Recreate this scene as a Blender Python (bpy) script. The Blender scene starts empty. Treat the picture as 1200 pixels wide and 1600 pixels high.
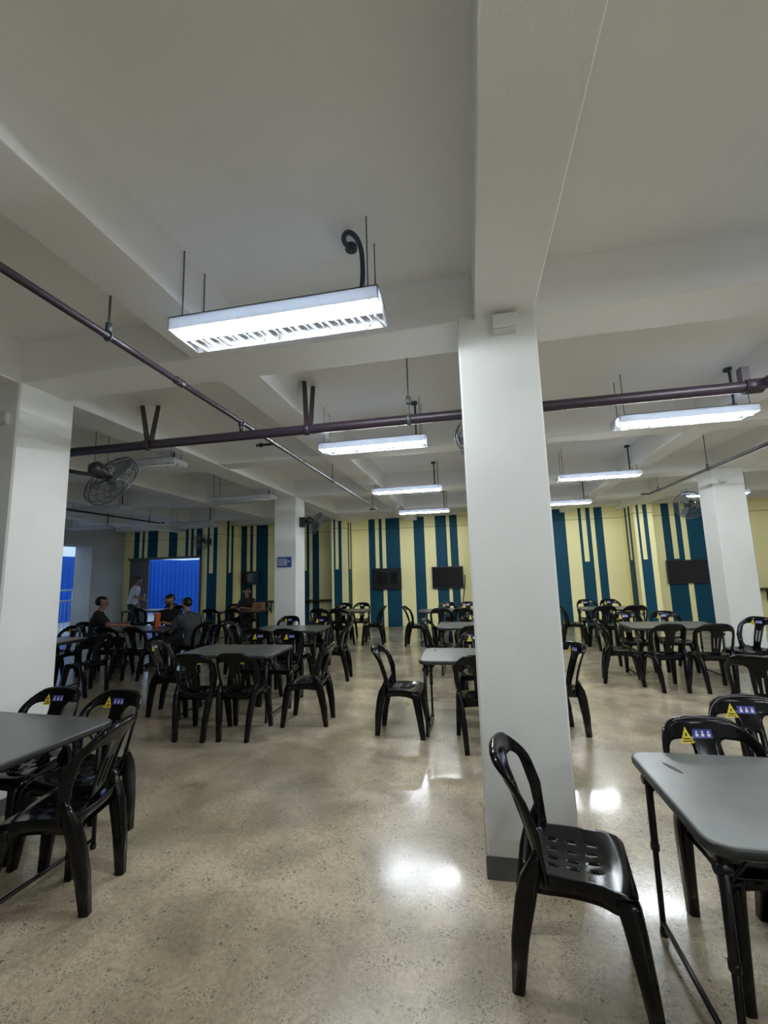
import bpy, bmesh, math, random
from mathutils import Vector, Matrix
from math import sin, cos, pi, radians as R, sqrt
random.seed(7)
scene = bpy.context.scene
col = scene.collection

# ------------------------------------------------------------------ camera
F_PX, YAW, PITCH, ROLL, EYE = 676.53, 0.192188, 0.138267, -0.0301097, 1.65
def make_camera():
    fwd = Vector((-sin(YAW)*cos(PITCH), cos(YAW)*cos(PITCH), sin(PITCH)))
    right = Vector((cos(YAW), sin(YAW), 0)); up = right.cross(fwd)
    r2 = right*cos(ROLL) + up*sin(ROLL); u2 = -right*sin(ROLL) + up*cos(ROLL)
    cd = bpy.data.cameras.new('camera'); cd.sensor_fit = 'VERTICAL'; cd.sensor_height = 36
    cd.sensor_width = 27; cd.lens = F_PX/1600*36; cd.clip_start = .05; cd.clip_end = 200
    co = bpy.data.objects.new('camera', cd); col.objects.link(co)
    m = Matrix((r2, u2, -fwd)).transposed().to_4x4(); m.translation = (0, 0, EYE)
    co.matrix_world = m; scene.camera = co
make_camera()

# ------------------------------------------------------------------ light levels
TUBE_POWER = 205.0
SKY_POWER = 0.9
scene.view_settings.view_transform = 'Standard'; scene.view_settings.look = 'None'
scene.view_settings.exposure = 0.16; scene.view_settings.gamma = 1; scene.view_settings.use_curve_mapping = False
w = bpy.data.worlds.new('sky'); scene.world = w; w.use_nodes = True
bg = w.node_tree.nodes['Background']; bg.inputs[0].default_value = (.55, .76, 1, 1); bg.inputs[1].default_value = SKY_POWER
try:
    scene.cycles.use_denoising = True
    scene.cycles.max_bounces = 10; scene.cycles.diffuse_bounces = 6; scene.cycles.sample_clamp_indirect = 6
except Exception: pass

# ------------------------------------------------------------------ materials
def mat(name, c, rough=.5, metal=0, spec=.5, emit=None, es=0):
    m = bpy.data.materials.new(name); m.use_nodes = True
    b = m.node_tree.nodes['Principled BSDF']
    b.inputs['Base Color'].default_value = (*c, 1); b.inputs['Roughness'].default_value = rough
    b.inputs['Metallic'].default_value = metal; b.inputs['Specular IOR Level'].default_value = spec
    if emit: b.inputs['Emission Color'].default_value = (*emit, 1); b.inputs['Emission Strength'].default_value = es
    return m
def N(m, t, **kw):
    n = m.node_tree.nodes.new(t)
    for k, v in kw.items(): setattr(n, k, v)
    return n
def noisy(m, c1, c2, scale, lo=.35, hi=.65, detail=5, bump=0, bscale=None, rough=None):
    """mottled colour between c1 and c2, optional fine bump"""
    L = m.node_tree.links; b = m.node_tree.nodes['Principled BSDF']
    tc = N(m, 'ShaderNodeTexCoord'); nz = N(m, 'ShaderNodeTexNoise'); nz.inputs['Scale'].default_value = scale; nz.inputs['Detail'].default_value = detail
    L.new(tc.outputs['Object'], nz.inputs['Vector'])
    rp = N(m, 'ShaderNodeValToRGB'); rp.color_ramp.elements[0].position = lo; rp.color_ramp.elements[1].position = hi
    rp.color_ramp.elements[0].color = (*c1, 1); rp.color_ramp.elements[1].color = (*c2, 1)
    L.new(nz.outputs['Fac'], rp.inputs[0]); L.new(rp.outputs[0], b.inputs['Base Color'])
    if bump:
        n2 = N(m, 'ShaderNodeTexNoise'); n2.inputs['Scale'].default_value = bscale or scale*8; n2.inputs['Detail'].default_value = 3
        L.new(tc.outputs['Object'], n2.inputs['Vector'])
        bp = N(m, 'ShaderNodeBump'); bp.inputs['Strength'].default_value = bump; bp.inputs['Distance'].default_value = .01
        L.new(n2.outputs['Fac'], bp.inputs['Height']); L.new(bp.outputs[0], b.inputs['Normal'])
    return m
def floor_material():
    m = mat('polished_concrete', (.3, .27, .2), .14); nt = m.node_tree; L = nt.links; b = nt.nodes['Principled BSDF']
    tc = N(m, 'ShaderNodeTexCoord')
    def noise(s, d=6, dist=0):
        n = N(m, 'ShaderNodeTexNoise'); n.inputs['Scale'].default_value = s; n.inputs['Detail'].default_value = d; n.inputs['Distortion'].default_value = dist
        L.new(tc.outputs['Object'], n.inputs['Vector']); return n.outputs['Fac']
    def ramp(f, p0, p1, c0, c1):
        r = N(m, 'ShaderNodeValToRGB'); e = r.color_ramp.elements; e[0].position = p0; e[1].position = p1; e[0].color = (*c0, 1); e[1].color = (*c1, 1)
        L.new(f, r.inputs[0]); return r.outputs[0]
    def mix(f, a, c, mode='MIX'):
        x = N(m, 'ShaderNodeMix'); x.data_type = 'RGBA'; x.blend_type = mode
        if isinstance(f, float): x.inputs[0].default_value = f
        else: L.new(f, x.inputs[0])
        for s, v in ((6, a), (7, c)):
            if isinstance(v, tuple): x.inputs[s].default_value = (*v, 1)
            else: L.new(v, x.inputs[s])
        return x.outputs[2]
    big = ramp(noise(.5, 10, .8), .34, .66, (.35, .295, .20), (.76, .67, .50))
    mid = ramp(noise(2.6, 11, .5), .32, .66, (.60, .575, .54), (1.08, 1.06, 1.03))
    fine = ramp(noise(38, 8), .33, .62, (.80, .78, .76), (1.06, 1.06, 1.05))
    c = mix(1.0, mix(1.0, big, mid, 'MULTIPLY'), fine, 'MULTIPLY')
    grey = ramp(noise(.75, 8, .4), .50, .68, (0, 0, 0), (.75, .75, .75)); c = mix(grey, c, mix(1.0, (.36, .34, .29), mid, 'MULTIPLY'))
    # exposed aggregate: small dark and pale chips, thicker in worn areas
    def chips(scale, rad):
        v = N(m, 'ShaderNodeTexVoronoi'); v.voronoi_dimensions = '2D'; v.inputs['Scale'].default_value = scale; L.new(tc.outputs['Object'], v.inputs['Vector'])
        return ramp(v.outputs['Distance'], rad, rad+.07, (1, 1, 1), (0, 0, 0))
    worn = ramp(noise(.9, 6, .5), .38, .56, (0, 0, 0), (1, 1, 1)); worn2 = ramp(noise(7, 5), .40, .58, (.1, .1, .1), (1, 1, 1)); worn3 = ramp(noise(11, 5), .46, .6, (0, 0, 0), (1, 1, 1))
    for scale, rad, mask, colr in ((85, .20, worn2, (.27, .225, .16)), (48, .15, worn3, (.17, .14, .10)), (31, .09, mix(1.0, worn, worn3, 'MULTIPLY'), (.13, .11, .08)), (66, .07, worn3, (.66, .61, .50)), (11, .04, worn3, (.10, .088, .07))):
        c = mix(mix(1.0, chips(scale, rad), mask, 'MULTIPLY'), c, colr)
    L.new(c, b.inputs['Base Color'])
    rr = ramp(noise(1.3, 6), .3, .7, (.22, .22, .22), (.42, .42, .42)); L.new(rr, b.inputs['Roughness'])
    b.inputs['Coat Weight'].default_value = .65; b.inputs['Coat IOR'].default_value = 1.6
    cr = ramp(noise(2.0, 6), .3, .7, (.06, .06, .06), (.24, .24, .24)); L.new(cr, b.inputs['Coat Roughness'])
    bp = N(m, 'ShaderNodeBump'); bp.inputs['Strength'].default_value = .012; L.new(noise(1.6, 2), bp.inputs['Height']); L.new(bp.outputs[0], b.inputs['Coat Normal'])
    b.inputs['Specular IOR Level'].default_value = .4
    return m
def paint(name, c):
    """wall paint with two faint panel joints"""
    m = mat(name, c, .6, 0, .25); nt = m.node_tree; L = nt.links; b = nt.nodes['Principled BSDF']
    tc = N(m, 'ShaderNodeTexCoord'); sx = N(m, 'ShaderNodeSeparateXYZ'); L.new(tc.outputs['Object'], sx.inputs[0])
    cmp = N(m, 'ShaderNodeMath', operation='COMPARE'); cmp.inputs[1].default_value = 3.0; cmp.inputs[2].default_value = .012
    L.new(sx.outputs['Z'], cmp.inputs[0])
    mx = N(m, 'ShaderNodeMix'); mx.data_type = 'RGBA'; L.new(cmp.outputs[0], mx.inputs[0])
    mx.inputs[6].default_value = (*c, 1); mx.inputs[7].default_value = (*[v*.55 for v in c], 1)
    L.new(mx.outputs[2], b.inputs['Base Color']); return m
M = dict(
    floor=floor_material(),
    white=noisy(mat('white_paint', (.8, .8, .78), .45), (.74, .75, .73), (.80, .81, .79), 1.2, bump=.08, bscale=60),
    ceil=noisy(mat('ceiling_paint', (.78, .78, .76), .6), (.86, .865, .87), (.90, .905, .91), .7, bump=.12, bscale=45),
    grey=mat('grey_base_paint', (.10, .10, .10), .4),
    wallgrey=noisy(mat('grey_plaster', (.5, .49, .47), .6), (.46, .45, .43), (.53, .52, .5), 1.5),
    yellow=paint('yellow_paint', (.93, .86, .46)), teal=paint('teal_paint', (.002, .058, .105)),
    chair=mat('black_plastic', (.003, .003, .0035), .13, 0, .22), 
    ystick=mat('yellow_sticker', (.75, .62, .03), .4), bstick=mat('blue_sticker', (.035, .04, .25), .3), wstick=mat('white_print', (.7, .7, .85), .4), kstick=mat('dark_print', (.05, .04, .01), .5),
    top=noisy(mat('grey_tabletop', (.15, .16, .15), .28, 0, .6), (.10, .105, .098), (.125, .13, .122), 6, bump=.05, bscale=400),
    edge=mat('dark_table_edge', (.03, .031, .03), .4), tan=mat('tan_tabletop', (.42, .35, .28), .4),
    steel=mat('black_steel', (.006, .006, .0065), .35, 0, .35), scuff=mat('dark_scuff', (.03, .03, .03), .6),
    pipe=mat('maroon_pipe_paint', (.028, .018, .028), .4), rod=mat('grey_rod', (.10, .12, .13), .4, .4), conduit=mat('blue_grey_conduit', (.025, .045, .075), .5),
    lamp=mat('white_lamp_housing', (.8, .8, .82), .35), louvre=mat('louvre_blade', (.8, .81, .84), .35),
    tube=mat('lit_tube', (.9, .9, .9), .4, emit=(.88, .95, 1.0), es=TUBE_POWER), off=mat('unlit_tube', (.75, .77, .77), .3),
    tv=mat('black_bezel', (.014, .014, .017), .3), screen=mat('dark_screen', (.006, .006, .008), .08),
    fan=mat('fan_dark_metal', (.03, .03, .035), .35, .3), fang=mat('fan_cage_wire', (.13, .14, .15), .35, .6), blade=mat('fan_blade_grey', (.16, .17, .18), .4, .3),
    box=mat('white_plastic_box', (.66, .67, .64), .45), signb=mat('sign_blue', (.02, .07, .28), .4), signw=mat('sign_pale', (.35, .4, .5), .4),
    fence=noisy(mat('blue_fence_sheet', (.01, .1, .38), .5), (.004, .10, .52), (.006, .13, .62), 1.0), rail=mat('galvanised_rail', (.6, .62, .66), .3, .6),
    ground=noisy(mat('outdoor_concrete', (.55, .54, .55), .7), (.5, .49, .5), (.6, .59, .6), 2),
    door=mat('grey_door_leaf', (.12, .115, .125), .5), counter=mat('dark_counter', (.02, .018, .017), .4), card=mat('brown_carton', (.33, .2, .08), .7),
    orange=mat('orange_tumbler', (.75, .16, .05), .35), capd=mat('dark_lid', (.04, .02, .02), .4),
    skin=mat('skin', (.30, .16, .10), .5), hair=mat('black_hair', (.006, .005, .005), .5), shirtk=mat('black_shirt', (.01, .01, .012), .8), shirtg=mat('grey_shirt', (.05, .058, .065), .8),
    shirtw=mat('pale_shirt', (.5, .5, .54), .8), trous=mat('dark_trousers', (.008, .008, .01), .8), maskw=mat('white_face_mask', (.6, .62, .65), .7), shoe=mat('black_shoe', (.01, .01, .01), .4),
    brownshirt=mat('brown_jacket', (.035, .022, .016), .8), lens=mat('dark_lens', (.01, .01, .012), .1),
)

def translucent(m, fac):
    """mix in translucency, added so the lamps also brighten the ceiling above"""
    nt = m.node_tree; L = nt.links; b = nt.nodes['Principled BSDF']; out = nt.nodes['Material Output']
    t = N(m, 'ShaderNodeBsdfTranslucent'); t.inputs[0].default_value = (.9, .94, 1, 1); x = N(m, 'ShaderNodeMixShader'); x.inputs[0].default_value = fac
    L.new(b.outputs[0], x.inputs[1]); L.new(t.outputs[0], x.inputs[2]); L.new(x.outputs[0], out.inputs[0]); return m
M['lamp'] = translucent(M['lamp'], .52)  # housing and reflector made translucent to add a glow on the slab
M['refl'] = translucent(mat('pale_reflector', (.8, .81, .84), .4), .5)

# ------------------------------------------------------------------ mesh helpers
class MB:
    def __init__(s): s.v = []; s.f = []; s.m = []; s.sm = []
    def add(s, vs, fs, mi=0, smooth=False):
        o = len(s.v); s.v += [tuple(p) for p in vs]
        for f in fs: s.f.append([i+o for i in f]); s.m.append(mi); s.sm.append(smooth)
        return s
    def box(s, a, b, mi=0):
        x0, y0, z0 = a; x1, y1, z1 = b
        return s.add([(x0,y0,z0),(x1,y0,z0),(x1,y1,z0),(x0,y1,z0),(x0,y0,z1),(x1,y0,z1),(x1,y1,z1),(x0,y1,z1)],
            [(3,2,1,0),(4,5,6,7),(0,1,5,4),(1,2,6,5),(2,3,7,6),(3,0,4,7)], mi)
    def loft(s, rings, mi=0, smooth=True, caps=True, closed=True):
        n = len(rings[0]); vs = [p for r in rings for p in r]; fs = []
        for i in range(len(rings)-1):
            for j in range(n if closed else n-1):
                k = (j+1) % n; fs.append((i*n+j, i*n+k, (i+1)*n+k, (i+1)*n+j))
        s.add(vs, fs, mi, smooth)
        if caps:
            s.add(rings[0], [tuple(reversed(range(n)))], mi); s.add(rings[-1], [tuple(range(n))], mi)
        return s
    def tube(s, pts, r, n=10, mi=0, caps=True, smooth=True, loop=False):
        P = [Vector(p) for p in pts]; rings = []; up = None; m = len(P)
        for i, p in enumerate(P):
            a = P[(i-1) % m] if (i or loop) else p; b = P[(i+1) % m] if (i < m-1 or loop) else p
            t = (b-a).normalized()
            if up is None:
                up = t.orthogonal().normalized()
            up = (up - t*up.dot(t)).normalized(); q = t.cross(up)
            rr = r[i] if isinstance(r, (list, tuple)) else r
            rings.append([p + (up*cos(2*pi*k/n) + q*sin(2*pi*k/n))*rr for k in range(n)])
        if loop:
            vs = [p for g in rings for p in g]; fs = []
            for i in range(m):
                for j in range(n): fs.append((i*n+j, i*n+(j+1) % n, ((i+1) % m)*n+(j+1) % n, ((i+1) % m)*n+j))
            # the frame may be twisted where the loop closes; good enough for thin wire
            return s.add(vs, fs, mi, smooth)
        return s.loft(rings, mi, smooth, caps)
    def disc(s, c, ax, r, d, n=20, mi=0):
        c = Vector(c); ax = Vector(ax).normalized()
        return s.tube([c-ax*d/2, c+ax*d/2], r, n, mi, True, True)
    def bar(s, a, b, wx, wy, mi=0, up=(0, 0, 1)):
        a, b = Vector(a), Vector(b); t = (b-a).normalized(); u = Vector(up)
        if abs(t.dot(u)) > .95: u = Vector((1, 0, 0))
        u = (u-t*u.dot(t)).normalized(); q = t.cross(u)
        ring = lambda c: [c+u*wy/2+q*wx/2, c+u*wy/2-q*wx/2, c-u*wy/2-q*wx/2, c-u*wy/2+q*wx/2]
        return s.loft([ring(a), ring(b)], mi, False)
    def mesh(s, name, mats):
        me = bpy.data.meshes.new(name); me.from_pydata(s.v, [], s.f)
        for m in (mats if isinstance(mats, (list, tuple)) else [mats]): me.materials.append(m)
        for p, mi, sm in zip(me.polygons, s.m, s.sm): p.material_index = mi; p.use_smooth = sm
        bm = bmesh.new(); bm.from_mesh(me); bmesh.ops.remove_doubles(bm, verts=bm.verts, dist=1e-5)
        bmesh.ops.recalc_face_normals(bm, faces=bm.faces); bm.to_mesh(me); bm.free(); me.update(); return me
    def obj(s, name, mats, parent=None, bevel=0, auto=True):
        me = s.mesh(name, mats); o = bpy.data.objects.new(name, me); col.objects.link(o)
        if parent: o.parent = parent
        if bevel:
            b = o.modifiers.new('b', 'BEVEL'); b.width = bevel; b.segments = 2; b.limit_method = 'ANGLE'
        return o
def tag(o, label, cat, group=None, kind=None):
    o['label'] = label; o['category'] = cat
    if group: o['group'] = group
    if kind: o['kind'] = kind
    return o
def thing(name, label, cat, loc=(0, 0, 0), rz=0, group=None):
    o = bpy.data.objects.new(name, None); o.empty_display_size = .1; col.objects.link(o)
    o.location = loc; o.rotation_euler = (0, 0, rz); return tag(o, label, cat, group)
def copy_tree(o, parent=None):
    c = o.copy(); col.objects.link(c)
    if parent: c.parent = parent
    for ch in list(o.children): copy_tree(ch, c)
    return c
def struct(name, mb, mats, label, cat, bevel=0):
    return tag(mb.obj(name, mats, None, bevel), label, cat, None, 'structure')

def sheet(mb, sdf, u0, u1, v0, v1, nu, nv, fmap, th, rim=.012, mi=0):
    """a moulded plastic sheet: the region sdf(u,v)>0, mapped by fmap(u,v)->(point), given thickness th with rounded rim"""
    us = [u0+(u1-u0)*i/nu for i in range(nu+1)]; vs = [v0+(v1-v0)*j/nv for j in range(nv+1)]
    D = [[sdf(u, v) for u in us] for v in vs]
    pts = {}; uv = []
    def pt(key, u, v, d):
        if key not in pts: pts[key] = len(uv); uv.append((u, v, max(d, 0)))
        return pts[key]
    polys = []
    for j in range(nv):
        for i in range(nu):
            c = [(i, j), (i+1, j), (i+1, j+1), (i, j+1)]; poly = []
            for k in range(4):
                a, b = c[k], c[(k+1) % 4]; da, db = D[a[1]][a[0]], D[b[1]][b[0]]
                if da > 0: poly.append(pt(a, us[a[0]], vs[a[1]], da))
                if (da > 0) != (db > 0):
                    t = da/(da-db); key = (min(a, b), max(a, b))
                    poly.append(pt(key, us[a[0]]+(us[b[0]]-us[a[0]])*t, vs[a[1]]+(vs[b[1]]-vs[a[1]])*t, 0))
            if len(poly) >= 3: polys.append(poly)
    edges = {}
    for p in polys:
        for k in range(len(p)):
            a, b = p[k], p[(k+1) % len(p)]
            if a != b: edges[(a, b)] = edges.get((a, b), 0)+1
    front = []; back = []
    for u, v, d in uv:
        P = Vector(fmap(u, v)); e = 1e-3
        n = (Vector(fmap(u+e, v))-P).cross(Vector(fmap(u, v+e))-P).normalized()
        q = min(d/rim, 1.0); h = (th(u, v) if callable(th) else th)*(.35+.65*sqrt(max(0, 1-(1-q)**2)))
        front.append(P+n*h/2); back.append(P-n*h/2)
    n = len(uv); fs = [tuple(p) for p in polys]+[tuple(i+n for i in reversed(p)) for p in polys]
    for (a, b) in edges:
        if (b, a) not in edges: fs.append((b, a, a+n, b+n))
    mb.add(front+back, fs, mi, True)
def rbox(u, v, cu, cv, hu, hv, r):
    """signed distance inside a rounded box, positive inside"""
    du, dv = abs(u-cu)-hu+r, abs(v-cv)-hv+r
    return -(sqrt(max(du, 0)**2+max(dv, 0)**2)+min(max(du, dv), 0)-r)

# ------------------------------------------------------------------ the room
SLAB, BEAM, WALL = 3.56, 3.22, 13.36
XL, XR, YB = -12.03, 10.5, -6.5
struct('floor', MB().box((XL-.3, YB-.2, -.2), (XR+.2, WALL+.25, 0)), M['floor'], 'polished speckled beige concrete floor of the canteen', 'floor')
struct('ceiling', MB().box((XL-.7, YB-.2, SLAB), (XR+.2, WALL+.25, SLAB+.2)), M['ceil'], 'white painted concrete slab ceiling above the beams', 'ceiling')
def beam(a, b, label): struct('beam', MB().box(a, b), M['ceil'], label, 'beam', .008)
Ytop = SLAB+.02
beam((.11, YB, BEAM), (.47, WALL, Ytop), 'white ceiling beam running to the wall over the big column')
beam((-3.82, YB, BEAM+.001), (-3.42, WALL, Ytop), 'white ceiling beam running to the wall over the fan column')
beam((4.16, YB, BEAM+.001), (4.6, WALL, Ytop), 'white ceiling beam running to the wall over the far right column')
beam((-8.1, YB, BEAM+.001), (-7.7, WALL, Ytop), 'white ceiling beam in the dim bay near the doorway')
for x0, x1, lab in ((-1.9, -1.56, 'shallow white ceiling beam beside the pipe over the middle bay'), (2.64, 2.94, 'shallow white ceiling beam over the bay right of the big column'), (-5.75, -5.45, 'shallow white ceiling beam in the dim bay past the fan column'), (-9.95, -9.65, 'shallow white ceiling beam nearest the daylit opening')):
    beam((x0, YB, BEAM+.006), (x1, WALL, Ytop), lab)
for y0, y1, lab in ((2.64, 3.02, 'white cross beam spanning the ceiling at the big column'), (8.18, 8.6, 'white cross beam spanning the ceiling at the sign column'), (-2.9, -2.5, 'white cross beam behind the camera')):
    beam((XL, y0, BEAM+.002), (XR, y1, Ytop), lab)
for y0, y1, lab in ((5.42, 5.72, 'shallow white cross beam halfway to the sign column'), (10.85, 11.15, 'shallow white cross beam before the striped wall'), (-.2, .1, 'shallow white cross beam just behind the camera')):
    beam((XL, y0, BEAM+.008), (XR, y1, Ytop), lab)
beam((XL, 12.9, 3.33), (XR, WALL-.001, Ytop), 'white cross beam along the top of the striped wall')

# striped back wall: teal blocks (x0, x1, [full height gaps], [upper gaps])
NOTCH = 1.78
def striped(mb, y0, y1, xa, xb, blocks, door=None, ztop=SLAB):
    cuts = {xa, xb}
    for b in blocks:
        cuts |= {b[0], b[1]}
        for g in b[2]+b[3]: cuts |= set(g)
    if door: cuts |= set(door[:2])
    cuts = sorted(c for c in cuts if xa <= c <= xb)
    for a, b in zip(cuts, cuts[1:]):
        c = (a+b)/2; lo = hi = 0
        for bl in blocks:
            if bl[0] < c < bl[1]:
                lo = hi = 1
                if any(g[0] < c < g[1] for g in bl[2]): lo = hi = 0
                if any(g[0] < c < g[1] for g in bl[3]): hi = 0
        if door and door[0] < c < door[1]:
            mb.box((a, y0, door[2]), (b, y1, ztop), hi)
        elif lo == hi: mb.box((a, y0, 0), (b, y1, ztop), lo)
        else: mb.box((a, y0, 0), (b, y1, NOTCH), lo); mb.box((a, y0, NOTCH), (b, y1, ztop), hi)
mb = MB()
blocks = [(-11.66, -10.71, [(-11.24, -11.11)], [(-11.45, -11.33)]), (-10.27, -9.94, [], []), (-9.62, -8.98, [(-9.31, -9.2)], [(-9.51, -9.41)]),
    (-7.52, -6.55, [(-7.09, -6.97)], [(-7.31, -7.19)]), (-6.2, -5.85, [], []), (-5.5, -4.78, [(-5.11, -5.0)], [(-5.3, -5.2)]),
    (-3.12, -2.12, [(-2.69, -2.57)], [(-2.91, -2.79)]), (-1.68, -1.35, [], []), (-1.01, -.34, [(-.67, -.57)], []),
    (1.3, 1.62, [], []), (2.4, 2.78, [], []), (3.14, 3.79, [(3.46, 3.57)], [(3.22, 3.35)]), (5.33, 6.38, [(5.80, 5.93)], [(5.53, 5.66)]), (6.85, 7.2, [], [])]
striped(mb, WALL, WALL+.2, XL-.3, XR+.2, blocks, (-11.83, -9.06, 2.33))
struct('wall_back', mb, [M['yellow'], M['teal']], 'yellow wall painted with teal vertical stripes behind the tables', 'wall')
PF = 12.45
def pilaster(x0, x1, lab):
    mb = MB(); w = x1-x0
    striped(mb, PF, WALL+.01, x0, x1, [(x0+.16*w+.001, x0+.72*w, [], [(x0+.28*w, x0+.5*w)])])
    # the side returns carry the same striping
    for xs, s in ((x0, -1), (x1, 1)):
        d = WALL-PF
        for (f0, f1, z0, z1) in ((.28, .72, 0, NOTCH), (.28, .42, NOTCH, SLAB), (.58, .72, NOTCH, SLAB)):
            a, b = PF+f0*d, PF+f1*d
            mb.box((min(xs, xs+s*.003), a, z0), (max(xs, xs+s*.003), b, z1), 1)
    struct('pilaster', mb, [M['yellow'], M['teal']], lab, 'pilaster')
pilaster(-4.06, -3.62, 'yellow and teal pilaster just beyond the sign column')
pilaster(4.3, 4.76, 'yellow and teal pilaster left of the far right television')
pilaster(.1, .55, 'yellow and teal pilaster hidden behind the big column')
pilaster(-8.28, -7.66, 'yellow and teal pilaster carrying a wall fan near the doorway')
# side and rear walls
mb = MB().box((XL-.65, 12.0, 0), (XL, WALL+.2, SLAB)).box((XL-.65, 2.6, 2.77), (XL, 12.0, SLAB)).box((XL-.65, YB-.2, 0), (XL, 2.6, SLAB))
struct('wall_left', mb, M['wallgrey'], 'grey plaster wall with the wide opening to daylight', 'wall')
struct('wall_right', MB().box((XR, YB-.2, 0), (XR+.2, WALL+.2, SLAB)), M['white'], 'white side wall out of view', 'wall')
struct('wall_front', MB().box((XL-.3, YB-.2, 0), (XR+.2, YB, SLAB)), M['white'], 'white wall behind the camera', 'wall')

def column(x0, y0, w, d, lab, top=3.26):
    mb = MB(); c = .012
    o = [(x0+c, y0), (x0+w-c, y0), (x0+w, y0+c), (x0+w, y0+d-c), (x0+w-c, y0+d), (x0+c, y0+d), (x0, y0+d-c), (x0, y0+c)]
    mb.loft([[(x, y, z) for x, y in o] for z in (0, top)], 0, False)
    k = struct('column', mb, M['white'], lab, 'column')
    mb = MB(); e = .006
    o = [(x0-e, y0-e), (x0+w+e, y0-e), (x0+w+e, y0+d+e), (x0-e, y0+d+e)]
    mb.loft([[(x, y, z) for x, y in o] for z in (0, .115)], 0, False)
    mb.obj('base_band', M['grey'], k)
    return k
column(0, 2.63, .48, .48, 'big white square column in the middle with grey base')
column(-3.9, 2.63, .5, .48, 'white square column carrying the large fan')
column(-3.87, 8.16, .47, .47, 'white square column with a small blue sign')
column(4.1, 8.165, .48, .48, 'white square column at the far side beside the right television')
column(-7.9, 2.68, .48, .48, 'white square column out of frame past the fan column')
column(-12.0, 2.2, .48, .48, 'white square column out of frame at the daylit opening')

# doorway to the outside: grey leaf folded against the opening's left part
d1 = struct('door_1', MB().box((-11.83, WALL+.05, 0), (-11.07, WALL+.1, 2.33)), M['door'], 'dark grey door leaf closing the left part of the back doorway', 'door', .004)
MB().tube([(-11.14, WALL+.05, .95), (-11.14, WALL-.01, .95), (-11.14, WALL-.01, 1.15), (-11.14, WALL+.05, 1.15)], .011, 8).obj('door_handle', M['rail'], d1)
struct('trim_1', MB().box((-11.87, WALL-.015, 2.33), (-9.02, WALL+.2, 2.4)).box((-9.06, WALL-.015, 0), (-9.0, WALL+.2, 2.33)), M['grey'], 'dark frame around the back doorway', 'door frame')

# outside: ground, fence, railing
struct('ground', MB().box((-30, -10, -.25), (XL-.3, 28, -.05)).box((XL-.3, WALL+.25, -.25), (4, 28, -.05)), M['ground'], 'pale concrete ground outside the opening', 'ground')
def fence(a, b, h, lab):
    a, b = Vector(a), Vector(b); n = int((b-a).length/.12); t = (b-a).normalized(); q = Vector((-t.y, t.x, 0))
    f = thing('blue_fence', lab, 'fence', tuple((a+b)/2))
    o = -(a+b)/2; mb = MB(); r0 = []; r1 = []
    for i in range(n+1):
        p = a+t*i*.12+q*(.02 if i % 2 else -.02)+o; r0.append(p); r1.append(p+Vector((0, 0, h)))
    mb.loft([r0, r1, [p+q*.01 for p in r1], [p+q*.01 for p in r0]], 0, False, False, False); mb.obj('panel', M['fence'], f)
    L = (b-a).length
    for i in range(int(L/2.5)+1):
        p = a+t*i*2.5+o-q*.08*0+q*.07; MB().box((p.x-.03, p.y-.03, 0), (p.x+.03, p.y+.03, h)).obj('post', M['steel'], f)
fence((-17, 4, -.05), (-17, 24, -.05), 2.78, 'corrugated blue fence seen through the side opening')
fence((-16.8, 20, -.05), (-4, 20, -.05), 2.62, 'blue fence seen through the back doorway')
rl = thing('railing', 'galvanised pipe railing outside the daylit opening', 'railing', (-13, 9.3, -.05))
for z in (1.42, 1.08): MB().tube([(0, -6, z), (0, 3.0, z)], .024, 8).obj('rail', M['rail'], rl)
for k in range(6): MB().tube([(0, -6+k*1.8, 0), (0, -6+k*1.8, 1.42)], .022, 8).obj('post', M['rail'], rl)
for k in range(24): MB().tube([(0, 2.9-k*.14, .05), (0, 2.9-k*.14, 1.08)], .007, 6).obj('baluster', M['rail'], rl)

# ------------------------------------------------------------------ chairs
def back_map(u, v):
    a = max(0, abs(u)-.14)
    return (u, -.150-.27*v-.16*v*v+.8*u*u+5*a*a, .425+.965*v)
def back_th(u, v):
    k = max(0, min(1, (v-.37)/.07)); return .018+.022*k*k*(3-2*k)
def back_sdf(u, v):
    w = .84+.16*min(v/.20, 1) if v < .20 else 1-.05*max(0, (v-.3)/.15)
    uu = u/w
    d = rbox(uu, v+.45*uu*uu, 0, .10, .232, .366, .12)
    for s in (-1, 1):
        cu = s*(.122-.015*(.2-v)*2)
        d = min(d, -rbox(uu, v+.20*uu*uu, cu, .200, .066, .168, .045))
        d = min(d, -rbox(u, v, s*(.02+.04*(v-.2)), .20, .0062, .075, .006))
    return d
def seat_map(u, v):
    z = .445-.016*math.exp(-(u*u/.02+(v+.02)**2/.02))+.35*u*u*(1-max(0, min(1, (v-.05)/.12)))
    if v > .14: z -= (v-.14)**2*3.0
    if v < -.13: z += (-.13-v)*.3
    return (u, v, z)
def seat_hw(v):
    k = max(0, min(1, (v-.085)/.035)); k = k*k*(3-2*k)
    return (.186+.010*(v+.2)/.3)+.012*k
def seat_sdf(u, v):
    d = rbox(u/seat_hw(v)*.21, v, 0, .005, .21, .205, .05)
    for ci in (-.09, -.03, .03, .09):
        for rj in (-.085, -.005, .075):
            d = min(d, -rbox(u, v, ci, rj, .0062, .022, .006))
    return d
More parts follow.
